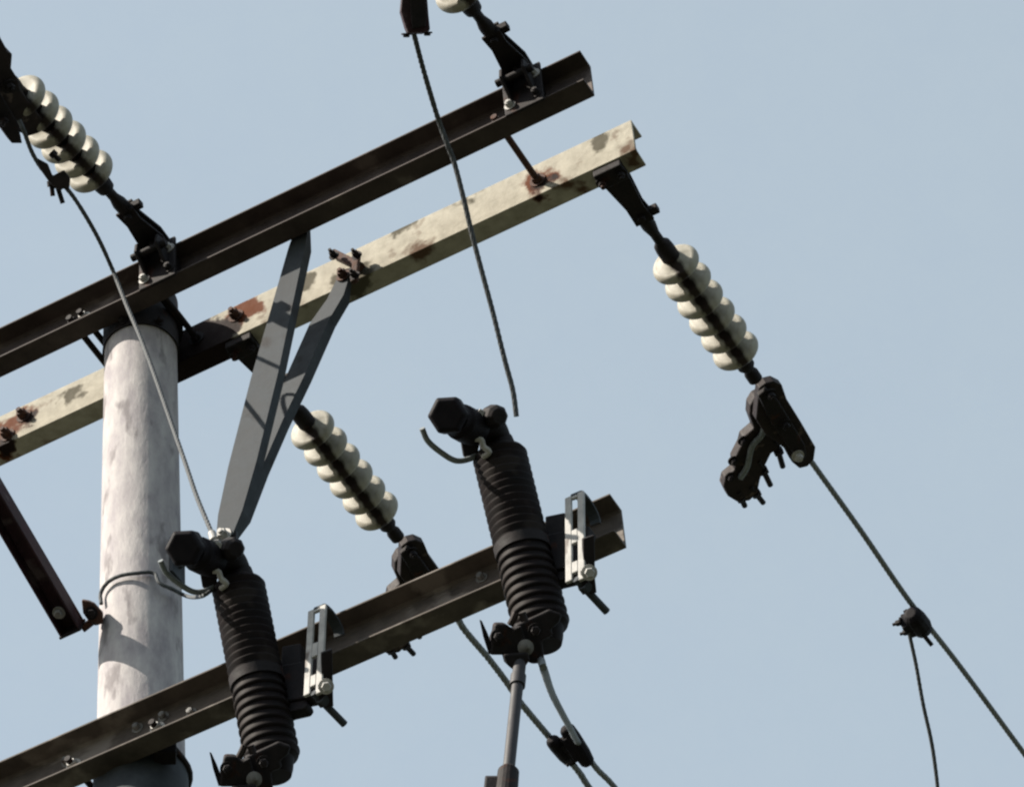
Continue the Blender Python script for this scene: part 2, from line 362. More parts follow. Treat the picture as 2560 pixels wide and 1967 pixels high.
# ---------------------------------------------------------------- insulator strings
def frame(p, q):
    """matrix with +Z from p to q, +X horizontal along the arm"""
    z = (q-p).normalized(); x = (D_-z*D_.dot(z)).normalized(); y = z.cross(x)
    m = M((x, y, z)).transposed().to_4x4(); m.translation = p; return m
def string(p, q1, q6, q_end, label, group, matname):
    """p attach point, q1/q6 first and last shed centres, q_end where the clamp pin sits (all on one straight line)"""
    mt = frame(p, q_end); L = (q_end-p).length
    s1 = (q1-p).dot((q_end-p).normalized()); s6 = (q6-p).dot((q_end-p).normalized()); pitch = (s6-s1)/5
    mid = (p+q_end)/2; tocam = (CAM-mid); loc = mt.to_3x3().inverted() @ tocam; q = V((loc.x, loc.y, 0)).normalized()
    ms = shed_mat(matname, q)
    r = thing('insulator_string', p, label, 'insulator', group, mt)
    X, Y, K = V((1, 0, 0)), V((0, 1, 0)), V((0, 0, 1))
    a = s1-.06
    # strap plates from the arm, a clevis, then the ball eye
    b = MB()
    for sg in (-1, 1):
        pl = [(-.030, -.02), (.030, -.02), (.034, .03), (.022, .45*a), (.026, .62*a), (-.024, .62*a), (-.022, .42*a), (-.034, .03)]
        b.prism([X*u+Y*(.013*sg)+K*v for u, v in pl], Y, .007)
    b.build('strap_plate', m_hard, r, bevel=.0015)
    b = MB(); b.cyl((0, -.03, .55*a), (0, .03, .55*a), .010, 14); b.build('pin', m_hard, r, smooth=True)
    b = MB(); b.cyl((-.0, -.032, .02), (0, .032, .02), .010, 14); b.build('pin', m_hard, r, smooth=True)
    b = MB(); b.box((.03, 0, .57*a), (X, Y, K), (.03, .018, .022)); b.build('lug', m_hard, r, bevel=.002)
    b = MB(); b.lathe(K*(.5*a), K, [(0, .012), (.1*a, .019), (.2*a, .019), (.3*a, .013), (.40*a, .013), (.44*a, .022), (.5*a, .024), (.5*a+.035, .024), (.5*a+.05, .018)], 20)
    b.build('clevis', m_hard, r, smooth=True)
    b = MB(); b.lathe(K*(s1-.03), K, [(0, .021), (s6-s1+.05, .021), (s6-s1+.07, .017)], 24); b.build('core', m_porc, r, smooth=True)
    for k in range(6):
        pr = [(-.029, .020), (-.0285, .024)]
        rt, rc = .0150, .0470
        for i in range(13):
            an = R_(-100+i*200/12); pr.append((rt*math.sin(an)*1.05, rc+rt*math.cos(an)))
        pr += [(.012, .028), (.010, .0215)]
        o = MB().lathe((0, 0, 0), K, pr, 40, cap=False).build('shed', ms, r, smooth=True); o.location = (0, 0, s1+k*pitch)
    b = MB(); e0 = s6+.026
    b.lathe(K*e0, K, [(0, .020), (.02, .023), (.035, .023), (.05, .014), (L-e0-.03, .013), (L-e0-.015, .019), (L-e0+.01, .019)], 20)
    b.build('end_fitting', m_hard, r, smooth=True)
    return r
sA4 = on(1538, 470, Z*(zB-H+.0), Z)        # under the right end of the rear arm
base4 = D_*(on(1530, 455, N_*(-GAP-W*.5), N_).dot(D_))+N_*(-GAP-W*.5)+Z*(zB-H-.012)
pln = D_
def inpl(x, y, base): return on(x, y, base, D_)
# straight line in the vertical plane through the attach point
q1 = inpl(1690, 661, base4); q6 = inpl(1839, 876, base4); dirv = (q6-q1).normalized()
p4 = q1-dirv*((q1-base4).dot(dirv)); 
qe = q6+dirv*.105
p4s = q1-dirv*((q1-base4).dot(dirv))
print('S4', base4, p4s, q1, q6, 'drop', dirv.z, 'pitch', (q6-q1).length/5, proj(p4s), proj(qe))
gS = 'insulator strings holding the line wires'
s4 = string(p4s, q1, q6, qe, 'six-shed pale insulator string off the right end of the rear upper arm', gS, 'stained_porcelain_far')
q3 = on(791, 1087, q1, Z)
sh = (q3-q1).dot(D_)
SH = D_*sh
print('shift', sh, proj(q1+SH))
s3 = copy_tree(s4); s3['label'] = 'six-shed pale insulator string running from beside the V struts behind the lower arm'
s3.location = s4.location+SH
# bracket under the rear arm for each
def hanger(loc, label):
    r = thing('hanger_bracket', loc, label, 'bracket', 'brackets tying insulator strings to the arms')
    b = MB(); b.box(loc+Z*.0, (D_, N_, Z), (.075, .05, .026)); b.build('bracket_block', m_hard, r, bevel=.003)
    for sg in (-1, 1):
        bb = MB(); bolt(bb, loc+D_*.026*sg-Z*.013, -Z, .010, .012, .012); bb.build('bolt', m_hard, r, smooth=True)
    return r
hanger(base4, 'dark bracket under the right end of the pale rear arm')
hanger(base4+SH, 'dark bracket under the pale rear arm beside the V struts')

# near side strings, pulling towards the viewer
baseS1 = armpt(s_of(398, 610, GAP+W).dot(D_), GAP+W+.004, zA-H*.42)
q1 = inpl(226, 428, baseS1); q6 = inpl(57, 243, baseS1); dirv = (q6-q1).normalized(); qe = q6+dirv*.105
p1 = q1-dirv*((q1-baseS1).dot(dirv))
print('S1', baseS1, p1, 'drop', dirv.z, (q6-q1).length/5, proj(p1), proj(qe))
s1 = string(p1, q1, q6, qe, 'six-shed pale insulator string rising up and left from above the pole top', gS, 'stained_porcelain_near')
q2 = on(226+930, 428-437, q1, Z); SH2 = D_*((q2-q1).dot(D_))
s2 = copy_tree(s1); s2['label'] = 'insulator string at the right end of the front arm, cut by the top edge'
s2.location = s1.location+SH2
def front_hanger(base, label):
    r = thing('hanger_bracket', base, label, 'bracket', 'brackets tying insulator strings to the arms')
    f = base.dot(N_)-GAP-T
    s = base.dot(D_)
    b = MB()
    # two gusset plates standing out of the arm, and a cap plate over the flanges
    for sg in (-1, 1):
        c = D_*(s+.030*sg)+N_*(GAP+T)+Z*(base.z)
        poly = [c+Z*.052, c+N_*.055+Z*.055, c+N_*.115+Z*.030, c+N_*.120-Z*.005, c+N_*.06-Z*.055, c-Z*.048]
        b.prism(poly, D_, .008)
    b.build('gusset', m_hard, r, bevel=.0015)
    b = MB(); b.box(D_*s+N_*(GAP+W+.0075)+Z*(zA-H*.5), (D_, N_, Z), (.105, .009, H+.03)); b.build('face_plate', m_hard, r, bevel=.002)
    for dx, dz in ((-.036, .035), (.036, .035), (-.036, -.045), (.036, -.045)):
        bb = MB(); bolt(bb, D_*(s+dx)+N_*(GAP+W+.012)+Z*(zA-H*.5+dz), N_, .010, .012, .006); bb.build('bolt', m_zinc if dx*dz > 0 else m_hard, r, smooth=True)
    b = MB(); b.cyl(D_*(s-.05)+N_*(GAP+W+.05)+Z*base.z, D_*(s+.05)+N_*(GAP+W+.05)+Z*base.z, .010, 14); b.build('pin', m_hard, r, smooth=True)
front_hanger(baseS1, 'dark bolted bracket on the front arm right above the pole')
front_hanger(baseS1+SH2, 'dark bolted bracket near the right end of the front arm')

# ---------------------------------------------------------------- strain clamps
def clamp(end, s_dir, label, shift=V((0, 0, 0)), flip=False):
    pass
gK = 'bolted strain clamps'
qe4 = s4.matrix_world.translation+dirv*0
mt4 = s4.matrix_world.copy()
dir4 = V((mt4[0][2], mt4[1][2], mt4[2][2])); e4 = q4 = None
# recover far clamp pin of s4
e4 = inpl(1839, 876, base4)+dir4*.105
tc_ = (CAM-e4); nf = (tc_-dir4*tc_.dot(dir4)).normalized()      # plate faces roughly downwards
def fc(x, y, off=0): return on(x, y, e4+nf*off, nf)
k4 = thing('strain_clamp', e4, 'dark forked wire clamp in open sky under the right-hand insulator string', 'clamp', gK)
main = [(1893, 962), (1910, 950), (1930, 945), (1950, 955), (1962, 990), (1998, 1048), (2034, 1110), (2030, 1140), (2014, 1158), (1994, 1163), (1976, 1148), (1958, 1115), (1935, 1096), (1910, 1080), (1885, 1040)]
b = MB(); b.prism([fc(x, y) for x, y in main], nf, .030); b.build('clamp_body', m_copper, k4, bevel=.003)
keep = [(1893, 985), (1915, 968), (1945, 1000), (2010, 1108), (2014, 1138), (1998, 1146), (1980, 1128), (1930, 1060)]
b = MB(); b.prism([fc(x, y, .024) for x, y in keep], nf, .016); b.build('keeper', m_hard, k4, bevel=.003)
tail = [(1882, 985), (1900, 975), (1925, 1040), (1950, 1085), (1945, 1110), (1922, 1125), (1905, 1160), (1895, 1190), (1888, 1225), (1868, 1243), (1838, 1246), (1815, 1232), (1803, 1207), (1808, 1186), (1832, 1166), (1830, 1140), (1848, 1105), (1853, 1085), (1880, 1062), (1868, 1030), (1870, 1005)]
b = MB(); b.prism([fc(x, y, -.034) for x, y in tail], nf, .034); b.build('jumper_tail', m_copper, k4, bevel=.004)
rib = [fc(x, y, -.010) for x, y in ((1913, 1045), (1905, 1085), (1880, 1115), (1868, 1165), (1850, 1195))]
MB().tube(smoothline(rib, 5), .008, 10).build('jumper_strand', m_wire, k4, smooth=True)
for (x0, y0), (x1, y1) in (((1938, 1100), (1957, 1166)), ((1896, 1150), (1926, 1212)), ((1876, 1215), (1908, 1256)), ((1845, 1228), (1862, 1264))):
    for o in (0,):
        bb = MB(); P0, P1 = fc(x0, y0, -.02), fc(x1, y1, -.035); bb.cyl(P0, P1, .0075, 10); ax = (P1-P0).normalized()
        bb.lathe(P0.lerp(P1, .35), ax, [(0, .014), (.014, .014)], 6); bb.build('u_bolt', m_hard, k4, smooth=True)
for x, y in ((1994, 1138), (1962, 1060), (1925, 985)):
    bb = MB(); bolt(bb, fc(x, y, .032), nf, .011, .014, .008); bb.build('bolt', m_zinc if y > 1100 else m_hard, k4, smooth=True)
for x, y in ((1818, 1190), (1826, 1150), (1850, 1100)):
    bb = MB(); bolt(bb, fc(x+6, y, -.017), nf, .009, .012, .006); bb.build('bolt', m_hard, k4, smooth=True)
k3 = copy_tree(k4); k3.location = k4.location+SH; k3['label'] = 'dark forked wire clamp behind the lower arm, bolt ends poking out below'

# near clamp (S1), only its lower end is in the picture
mt1 = s1.matrix_world; dir1 = V((mt1[0][2], mt1[1][2], mt1[2][2])); e1 = inpl(57, 243, baseS1)+dir1*.105
tc_ = (CAM-e1); nf1 = (tc_-dir1*tc_.dot(dir1)).normalized()
def fd(x, y, off=0): return on(x, y, e1+nf1*off, nf1)
k1 = thing('strain_clamp', e1, 'dark brown wire clamp at the left edge, on the string above the pole', 'clamp', gK)
b = MB(); b.prism([fd(x, y, .03) for x, y in ((-130, 0), (-60, -10), (10, 118), (21, 124), (18, 160), (38, 192), (40, 208), (60, 240), (95, 285), (112, 305), (85, 322), (60, 330), (40, 320), (0, 250), (-60, 170), (-150, 60))], nf1, .05); b.build('clamp_body', m_copper, k1, bevel=.004)
b = MB(); b.prism([fd(x, y, .055) for x, y in ((-160, 90), (-100, 60), (0, 235), (38, 300), (46, 332), (50, 352), (24, 352), (8, 330), (-20, 290))], nf1, .03); b.build('keeper', m_hard, k1, bevel=.003)
for x, y in ((22, 215), (6, 300), (-40, 180)):
    bb = MB(); bolt(bb, fd(x, y, .07), nf1, .012, .014, .012); bb.build('bolt', m_hard, k1, smooth=True)
k2 = copy_tree(k1); k2.location = k1.location+SH2; k2['label'] = 'dark brown wire clamp above the top edge, on the right near string'

# ---------------------------------------------------------------- drop-out fuse cutouts on the lower arm
# local frame: built where the right-hand one stands, then copied along the arm
offC = GAP+.004+W
gF = 'open drop-out fuse cutouts on the lower arm'
axis_mid = on(1306, 1372, N_*(offC+.085), N_)
tilt = R_(17)
UPA = (Z*math.cos(tilt)+N_*math.sin(tilt)).normalized()
def cp(s): return axis_mid+UPA*s
# axis height per photo row
def s_at(y):
    lo, hi = -.8, .8
    for _ in range(40):
        m_ = (lo+hi)/2
        if proj(cp(m_))[1] > y: lo = m_
        else: hi = m_
    return (lo+hi)/2
print('CUT', axis_mid, [(y, round(s_at(y), 3), [round(a) for a in proj(cp(s_at(y)))]) for y in (1110, 1150, 1310, 1490, 1600)], dep(axis_mid))
cut = thing('fuse_cutout', axis_mid, 'ribbed fuse cutout on the right half of the lower arm, fuse tube hanging open', 'fuse cutout', gF)
def ribs(s0, s1, r0, r1, n, amp):
    out = []
    for i in range(n):
        t0 = i/n; ra = r0+(r1-r0)*t0; p = (s1-s0)/n
        b0 = s0+p*i
        out += [(b0, ra-amp), (b0+p*.25, ra-amp*.9), (b0+p*.62, ra), (b0+p*.78, ra), (b0+p*.92, ra-amp*.5)]
    return out
sa, sb_, sc, sd = s_at(1140), s_at(1325), s_at(1478), s_at(1600)
pr = [(0, .060)]
top_len = sa
up = [(.005, .054)]+ribs(.018, sa, .060, .060, 12, .005)+[(sa+.003, .056), (sa+.008, .050), (sa+.012, .041), (sa+.040, .037), (sa+.046, .026)]
MB().lathe(axis_mid, UPA, up, 48).build('upper_insulator', m_porc, cut, smooth=True)
dn = [(.005, .054)]+[(-a, r) for a, r in ribs(.018, -sd-.035, .060, .062, 8, .005)]+[(sd+.030, .057), (sd+.024, .046), (sd-.0, .040), (sd-.015, .034)]
dn = [(-t, r) for t, r in dn]; dn[0] = (.0, .056)
MB().lathe(axis_mid, -UPA, dn, 48).build('lower_insulator', m_porc, cut, smooth=True)
# belt and mounting bracket at mid-height
b = MB(); b.lathe(cp(-.0125), UPA, [(0, .052), (0, .0605), (.025, .0605), (.025, .052)], 40, cap=False); b.build('belt', m_hard, cut, smooth=True)
bpt = on(1400, 1400, N_*(offC+.05), N_)
b = MB()
b.bar(axis_mid-N_*.050+D_*.03, axis_mid-N_*.050+D_*.13-Z*.03, .11, .035, Z)
b.prism([on(x, y, N_*(offC+.03), N_) for x, y in ((1370, 1300), (1420, 1290), (1425, 1400), (1450, 1440), (1442, 1452), (1400, 1462), (1370, 1480))], N_, .03)
b.build('mounting_bracket', m_hard, cut, bevel=.004)
# ---- upper contact and hood: reaches out to the left and towards the viewer
DC = dep(axis_mid)
topc = cp(sa+.04); dt = dep(topc)
h0 = deep(1232, 1068, dt-.02); h1 = deep(1178, 1060, dt-.05); h2 = deep(1122, 1038, dt-.12)
b = MB(); b.tube(smoothline([topc-UPA*.03, deep(1240, 1100, dt), deep(1225, 1070, dt-.02), deep(1195, 1062, dt-.04), h1], 5), [.034]*20+[.036], 16); b.build('contact_arm', m_porc, cut, smooth=True)
b = MB(); b.lathe(deep(1190, 1075, dt-.045), h2-deep(1190, 1075, dt-.045), [(0, .036), (.03, .040), (.06, .040), (.065, .034), (.08, .034)], 20); b.build('contact_housing', m_blk, cut, smooth=True)
hx = (h2-h1).normalized()*.35+(-FW)*.9+RT*-.05
b = MB(); b.lathe(h2+hx.normalized()*-.05, hx, [(0, .038), (.006, .043), (.070, .044), (.080, .036)], 6); b.build('hood', m_blk, cut, bevel=.006)
b = MB(); b.tube(smoothline([deep(1170, 1078, dt-.07), deep(1160, 1060, dt-.095), deep(1163, 1040, dt-.10), deep(1175, 1024, dt-.085)], 4), .006, 8); b.build('latch_ring', m_zinc, cut, smooth=True)
k0 = deep(1221, 1040, dt-.03)
b = MB(); b.lathe(k0-FW*.02+RT*.0, -FW+RT*.4, [(0, .022), (.012, .026), (.04, .026), (.05, .018)], 8); b.build('terminal_nut', m_hard, cut, bevel=.002)
b = MB(); b.bar(deep(1195, 1028, dt-.075), deep(1232, 1052, dt-.075), .016, .008, UP); b.build('terminal_plate', m_zinc, cut, bevel=.001)
b = MB(); b.prism([deep(x, y, dt-.03) for x, y in ((1160, 1085), (1200, 1100), (1192, 1140), (1175, 1150), (1158, 1140), (1152, 1105))], FW, .02); b.build('contact_tongue', m_hard, cut, bevel=.003)
pg = [deep(1196, 1132, dt-.03), deep(1175, 1146, dt-.045), deep(1140, 1151, dt-.06), deep(1105, 1132, dt-.07), deep(1070, 1102, dt-.08), deep(1055, 1070, dt-.09)]
MB().tube(smoothline(pg, 6), .0065, 10).build('arcing_horn', m_wire, cut, smooth=True)
b = MB(); b.tube(smoothline([deep(1188, 1096, dt-.085), deep(1203, 1099, dt-.085), deep(1209, 1116, dt-.085), deep(1223, 1129, dt-.085), deep(1208, 1142, dt-.075)], 4), .0065, 8); b.build('contact_spring', m_zinc, cut, smooth=True)
# ---- lower hinge and contacts
lowc = cp(sd-.02); dl = dep(lowc)
def lw(x, y, o=0): return deep(x, y, dl+o)
b = MB()
b.prism([lw(x, y, -.03) for x, y in ((1235, 1556), (1262, 1556), (1280, 1570), (1300, 1560), (1312, 1600), (1296, 1640), (1262, 1634), (1222, 1634), (1226, 1590), (1232, 1575))], FW, .06)
b.build('hinge_block', m_hard, cut, bevel=.005)
b = MB(); b.prism([lw(x, y, .0) for x, y in ((1285, 1560), (1370, 1520), (1402, 1532), (1395, 1552), (1374, 1570), (1380, 1582), (1372, 1590), (1352, 1598), (1357, 1640), (1350, 1654), (1325, 1656), (1300, 1640))], FW, .07); b.build('lower_contact', m_hard, cut, bevel=.005)
b = MB(); b.prism([lw(x, y, -.06) for x, y in ((1256, 1633), (1318, 1628), (1322, 1648), (1310, 1664), (1278, 1670), (1262, 1654))], FW, .05); b.build('hinge_jaw', m_hard, cut, bevel=.004)
b = MB(); b.prism([lw(x, y, -.05) for x, y in ((1199, 1548), (1204, 1550), (1218, 1580), (1238, 1632), (1222, 1634), (1208, 1590))], FW, .012); b.build('release_lever', m_blk, cut, bevel=.001)
b = MB(); wc = lw(1314, 1617, -.062); b.lathe(wc, -FW, [(0, .017), (.005, .017), (.008, .011), (.012, .006)], 20); b.build('bolt', m_zdull, cut, smooth=True)
for x, y in ((1245, 1590), (1338, 1575)):
    b = MB(); bolt(b, lw(x, y, -.062), -FW, .010, .013, .008); b.build('bolt', m_hard, cut, smooth=True)
b = MB(); b.tube(smoothline([lw(1276, 1560, -.065), lw(1284, 1545, -.07), lw(1290, 1530, -.07)], 4), .008, 8); b.tube([lw(1305, 1530, -.07), lw(1312, 1552, -.07)], .008, 8); b.build('contact_finger', m_copper, cut, smooth=True)
# fuse tube hanging straight down from the hinge
ft = lw(1300, 1650, -.07)
def dn_(y):   # point straight below ft on photo row y
    lo, hi = 0, 1.2
    for _ in range(40):
        m_ = (lo+hi)/2
        if proj(ft-Z*m_+RT*(-.055*m_/.4))[1] < y: lo = m_
        else: hi = m_
    return ft-Z*lo+RT*(-.055*lo/.4)
f1, f2 = dn_(1705), dn_(1928); ax = (f2-f1).normalized()
b = MB(); b.cyl(ft-ax*.01, f1, .0135, 20); b.cyl(f1, f2, .0125, 20); b.lathe(f1-ax*.02, ax, [(0, .0165), (.03, .0165)], 20); ftube = b.build('fuse_tube', m_tube, cut, smooth=True)
b = MB(); b.lathe(f2-ax*.01, ax, [(0, .015), (.01, .022), (.09, .024), (.12, .020), (.15, .020)], 20); b.box(f2+ax*.035-RT*.028, (RT, ax, FW), (.035, .045, .03)); b.build('ferrule', m_hard, cut, bevel=.002)

c1p = on(1255, 1130, axis_mid, N_); c0p = on(1255-668, 1130+325, axis_mid, N_)
SHC = D_*((on(1306-664, 1372+318, axis_mid, Z)-axis_mid).dot(D_))
SHC = SHC+D_*.016-Z*.046
print('cut shift', SHC.length, proj(axis_mid+SHC))
cut1 = copy_tree(cut); cut1.location = cut.location+SHC
cut1['label'] = 'ribbed fuse cutout on the lower arm beside the pole, jumper wire reaching its top'

# ---------------------------------------------------------------- pale hook straps over the lower arm
gH = 'slotted pale straps clamping the cutouts to the lower arm'
po = offC+.100
def st(x, y, o=0): return on(x, y, N_*(po+o), N_)
s_l, s_r = st(1403, 1346).dot(D_), st(1453, 1346).dot(D_); z_t, z_b = st(1430, 1240).z, st(1430, 1452).z
strap = thing('hook_strap', st(1430, 1330), 'pale slotted strap over the lower arm near its right end', 'strap', gH)
U0, U1 = st(1430, 1452), st(1428, 1240); UV = (U1-U0)/(U1.z-U0.z); UVn = UV.normalized()
def pt2(s, z, o=0): return U0+D_*(s-U0.dot(D_)+ (s_l+s_r)*0)+UV*(z-U0.z)+N_*o
wS = s_r-s_l; hS = z_t-z_b
b = MB()
rail = wS*.34
b.box(pt2(s_l+rail/2, (z_t+z_b)/2), (D_, N_, UVn), (rail, .008, hS))
b.box(pt2(s_r-rail/2, (z_t+z_b)/2-hS*.02), (D_, N_, UVn), (rail, .008, hS*1.04))
for f, hh in ((.50, .16), (.86, .13), (.03, .03)):
    b.box(pt2((s_l+s_r)/2, z_t-hS*f), (D_, N_, UVn), (wS-2*rail, .0076, hS*hh))
b.build('slotted_plate', m_zinc, strap, bevel=.002)
# hook bent over the top of the arm
b = MB(); hk = []
for a in range(0, 181, 20): hk.append(pt2((s_l+s_r)/2, z_t+.026*math.sin(R_(a)), -.050+.046*math.cos(R_(a))))
for h0_, h1_ in zip(hk, hk[1:]): b.bar(h0_, h1_+(h1_-h0_)*.15, wS*.5, .008, D_)
b.build('top_hook', m_brace, strap)
# rear bar under the arm and its bolt pointing out to the right
b = MB(); bs, be = pt2(s_r+.0, z_b+.0, -.01), None
dd = dep(bs); bs = deep(1455, 1455, dd); be = deep(1517, 1528, dd+.03)
b.cyl(deep(1440, 1446, dd), be, .0085, 12); axb = (be-bs).normalized(); b.lathe(bs+axb*.005, axb, [(0, .016), (.016, .016)], 6); b.build('eye_bolt', m_brace, strap, smooth=True)
b = MB(); b.prism([deep(x, y, dd+.01) for x, y in ((1450, 1425), (1484, 1425), (1490, 1480), (1472, 1484), (1452, 1478))], FW, .03); b.build('bolt_lug', m_hard, strap, bevel=.002)
b = MB(); bolt(b, deep(1473, 1430, dd-.012), -FW, .011, .01); b.build('nut', m_zinc, strap, smooth=True)
b = MB(); b.prism([deep(x, y, dd+.04) for x, y in ((1456, 1345), (1484, 1335), (1487, 1474), (1458, 1482))], FW, .03); b.build('side_bar', m_hard, strap, bevel=.002)
strap1 = copy_tree(strap); sh1 = D_*((on(1430-641, 1330+292, st(1430, 1330), Z)-st(1430, 1330)).dot(D_)); strap1.location = strap.location+sh1
strap1['label'] = 'pale slotted strap over the lower arm right of the cutout beside the pole'
print('strap', proj(strap1.location))

# ---------------------------------------------------------------- wires
def strand(P, r, lobes=6, lay=.11):
    """a cable of twisted strands: lobed section that turns along the run"""
    P = [V(p) for p in P]; Q = [P[0]]
    for a, b in zip(P, P[1:]):
        n = max(1, int((b-a).length/.009))
        for i in range(1, n+1): Q.append(a.lerp(b, i/n))
    mb = MB(); seg = lobes*4; t0 = (Q[1]-Q[0]).normalized(); x = t0.orthogonal().normalized(); ph = 0; vs = []; fs = []
    for k, p in enumerate(Q):
        t = (Q[min(k+1, len(Q)-1)]-Q[max(k-1, 0)]).normalized(); x = (x-t*x.dot(t)).normalized(); y = t.cross(x)
        if k: ph += (Q[k]-Q[k-1]).length/lay*2*math.pi
        for i in range(seg):
            a = 2*math.pi*i/seg; rr = r*(.86+.16*abs(math.cos((a)*lobes/2))); vs.append(p+(x*math.cos(a+ph)+y*math.sin(a+ph))*rr)
    for k in range(len(Q)-1):
        for i in range(seg):
            j = (i+1) % seg; fs.append((k*seg+i, k*seg+j, (k+1)*seg+j, (k+1)*seg+i))
    fs.append(tuple(range(seg-1, -1, -1))); n = len(Q)-1; fs.append(tuple(n*seg+i for i in range(seg)))
    return mb.add(vs, fs)
def wire(name, pts, r, label, cat, m=m_wire, group=None, k=8, twist=False):
    P = smoothline(pts, k)
    rt = V(P[0])
    o = strand(P, r).build(name, m, None, origin=rt, smooth=True)
    return tag(o, label, cat, group)
gW = 'line conductors leaving the clamps'
# conductor away from the right clamp: straight and level-ish, parallel to the string
c4 = fc(2016, 1136, -.012); dcl = dep(c4)
def wl4(x, y):
    return inpl(x, y, c4)
pts4 = [fc(1975, 1070, -.006), c4, wl4(2150, 1323), wl4(2272, 1500), wl4(2400, 1665), wl4(2560, 1882)]
dd4 = (pts4[-1]-pts4[-2]).normalized(); pts4 += [pts4[-1]+dd4*t-Z*(-.003*t*t) for t in (1, 3, 6, 10, 16)]
wire('line_conductor', pts4, .0078, 'taut grey conductor running from the right-hand clamp down to the right edge', 'power line', group=gW)
c3 = c4+SH
def wl3(x, y): return inpl(x, y, c3)
pts3 = [fc(1975, 1070, -.006)+SH, c3, wl3(1158, 1569), wl3(1220, 1643), wl3(1268, 1706), wl3(1303, 1757), wl3(1374, 1842), wl3(1444, 1924), wl3(1473, 1967), wl3(1560, 2080)]
dd3 = (pts3[-1]-pts3[-2]).normalized(); pts3 += [pts3[-1]+dd3*t-Z*(-.003*t*t) for t in (1, 3, 6, 10, 16)]
wire('line_conductor', pts3, .0095, 'taut grey conductor from behind the lower arm passing behind the hanging fuse tube', 'power line', group=gW)
# branch wire from the lower contact of the right-hand cutout
dc = dep(wl3(1385, 1870))
pb = [lw(1350, 1640, -.01), lw(1362, 1680, .0), deep(1380, 1732, dl*.6+dc*.4), deep(1403, 1778, dl*.4+dc*.6), deep(1425, 1818, dl*.2+dc*.8), deep(1447, 1858, dc-.03), deep(1492, 1920, dc-.02), deep(1537, 1967, dc), deep(1640, 2100, dc)]
wire('branch_wire', pb, .0085, 'grey wire dropping from under the right-hand cutout to the twin connector', 'wire')
def connector(name, c, ax, label, L=.085, rr=.021, m=m_hard, side=None):
    r = thing(name, c, label, 'connector'); ax = V(ax).normalized(); sd_ = V(side if side is not None else RT); sd_ = (sd_-ax*sd_.dot(ax)).normalized(); up_ = ax.cross(sd_)
    b = MB(); b.lathe(c-ax*L/2, ax, [(0, rr*.5), (.01, rr*.9), (L*.3, rr), (L*.7, rr), (L-.01, rr*.85), (L, rr*.5)], 14); b.box(c+sd_*rr*.5, (ax, sd_, up_), (L*.55, rr*1.5, rr*1.6)); b.build('clamp_shell', m, r, bevel=.003)
    for t in (-.25, .25):
        bb = MB(); bolt(bb, c+ax*L*t+sd_*rr*1.2, sd_, .009, .014, .012); bb.build('bolt', m_hard, r, smooth=True)
    return r
cc = wl4(2302, 1555); axl = (wl4(2400, 1665)-wl4(2272, 1500)).normalized()
r = connector('tap_connector', cc-RT*.008, axl, 'black tap connector on the right-hand conductor where a thin wire drops off', .10, .030, m_blk, -RT)
b = MB(); b.cyl(cc-RT*.02, deep(2330, 1612, dep(cc)), .006, 10); b.cyl(cc-RT*.02, deep(2262, 1524, dep(cc)), .006, 10); b.build('wire_tail', m_hard, r, smooth=True)
de = dep(cc)
wire('tap_wire', [deep(2290, 1545, de), deep(2268, 1528, de), deep(2272, 1575, de), deep(2290, 1660, de), deep(2308, 1760, de), deep(2326, 1840, de), deep(2336, 1900, de), deep(2345, 1980, de), deep(2352, 2100, de)], .0055, 'thin grey wire hanging from the black tap connector at the right', 'wire', m_wired)
ctr = deep(1400, 1862, dc); axl3 = (wl3(1440, 1925)-wl3(1300, 1765)).normalized()
connector('parallel_connector', deep(1402, 1874, dc), axl3, 'black connector on the lower conductor, left one of the twin pair', .12, .022, m_blk, RT)
ax5 = (deep(1490, 1925, dc-.02)-deep(1412, 1800, dc-.03)).normalized()
connector('parallel_connector', deep(1443, 1862, dc-.03), ax5, 'black connector on the branch wire, right one of the twin pair', .13, .024, m_blk, -RT)
# jumper from the near left clamp to the cutout beside the pole
d1 = dep(e1)-.04; hd = dep(cut1.location)-.05; t1 = SHC
term = deep(545, 1350, dt-.02)
J = [(48, 300), (61, 331), (82, 385), (112, 430), (150, 455), (187, 497), (240, 585), (281, 673), (316, 761), (351, 843), (386, 936), (427, 1053), (462, 1153), (492, 1241), (521, 1311), (541, 1358)]
dA_ = dep(armpt(0, GAP+W+.05, zA))
dz = [d1, d1, d1, d1+.02, d1+.05, d1+.08, d1+.14, dA_-.12, dA_-.13, dA_-.16, dA_-.2, dA_-.3, dt+.0, dt+.0]
dtc1 = dep(topc+SHC)
n_ = len(J)
PJ = []
for i, (x, y) in enumerate(J):
    if y < 690: dd_ = d1+(dA_-.10-d1)*max(0, (y-331))/(690-331)
    else: dd_ = (dA_-.10)+(dtc1-.02-(dA_-.10))*(y-690)/(1352-690)
    PJ.append(deep(x, y, dd_))
wire('jumper_wire', PJ, .0056, 'thin dark jumper wire crossing in front of the pole down to the cutout beside it', 'wire', m_wired)
lug = thing('wire_lug', PJ[-1], 'small shiny lug at the foot of the jumper wire on the cutout beside the pole', 'lug')
MB().cyl(PJ[-2].lerp(PJ[-1], .45), PJ[-1]+Z*-.02, .009, 14).build('lug_barrel', m_zinc, lug, smooth=True)
bb = MB(); bolt(bb, PJ[-1]-FW*.008, -FW, .011, .012, .01); bb.build('bolt', m_zinc, lug, smooth=True)
jc = thing('jumper_connector', PJ[3], 'rusty bolted connector gripping the jumper wire beside the left-hand insulator string', 'connector')
dj = dep(PJ[3])
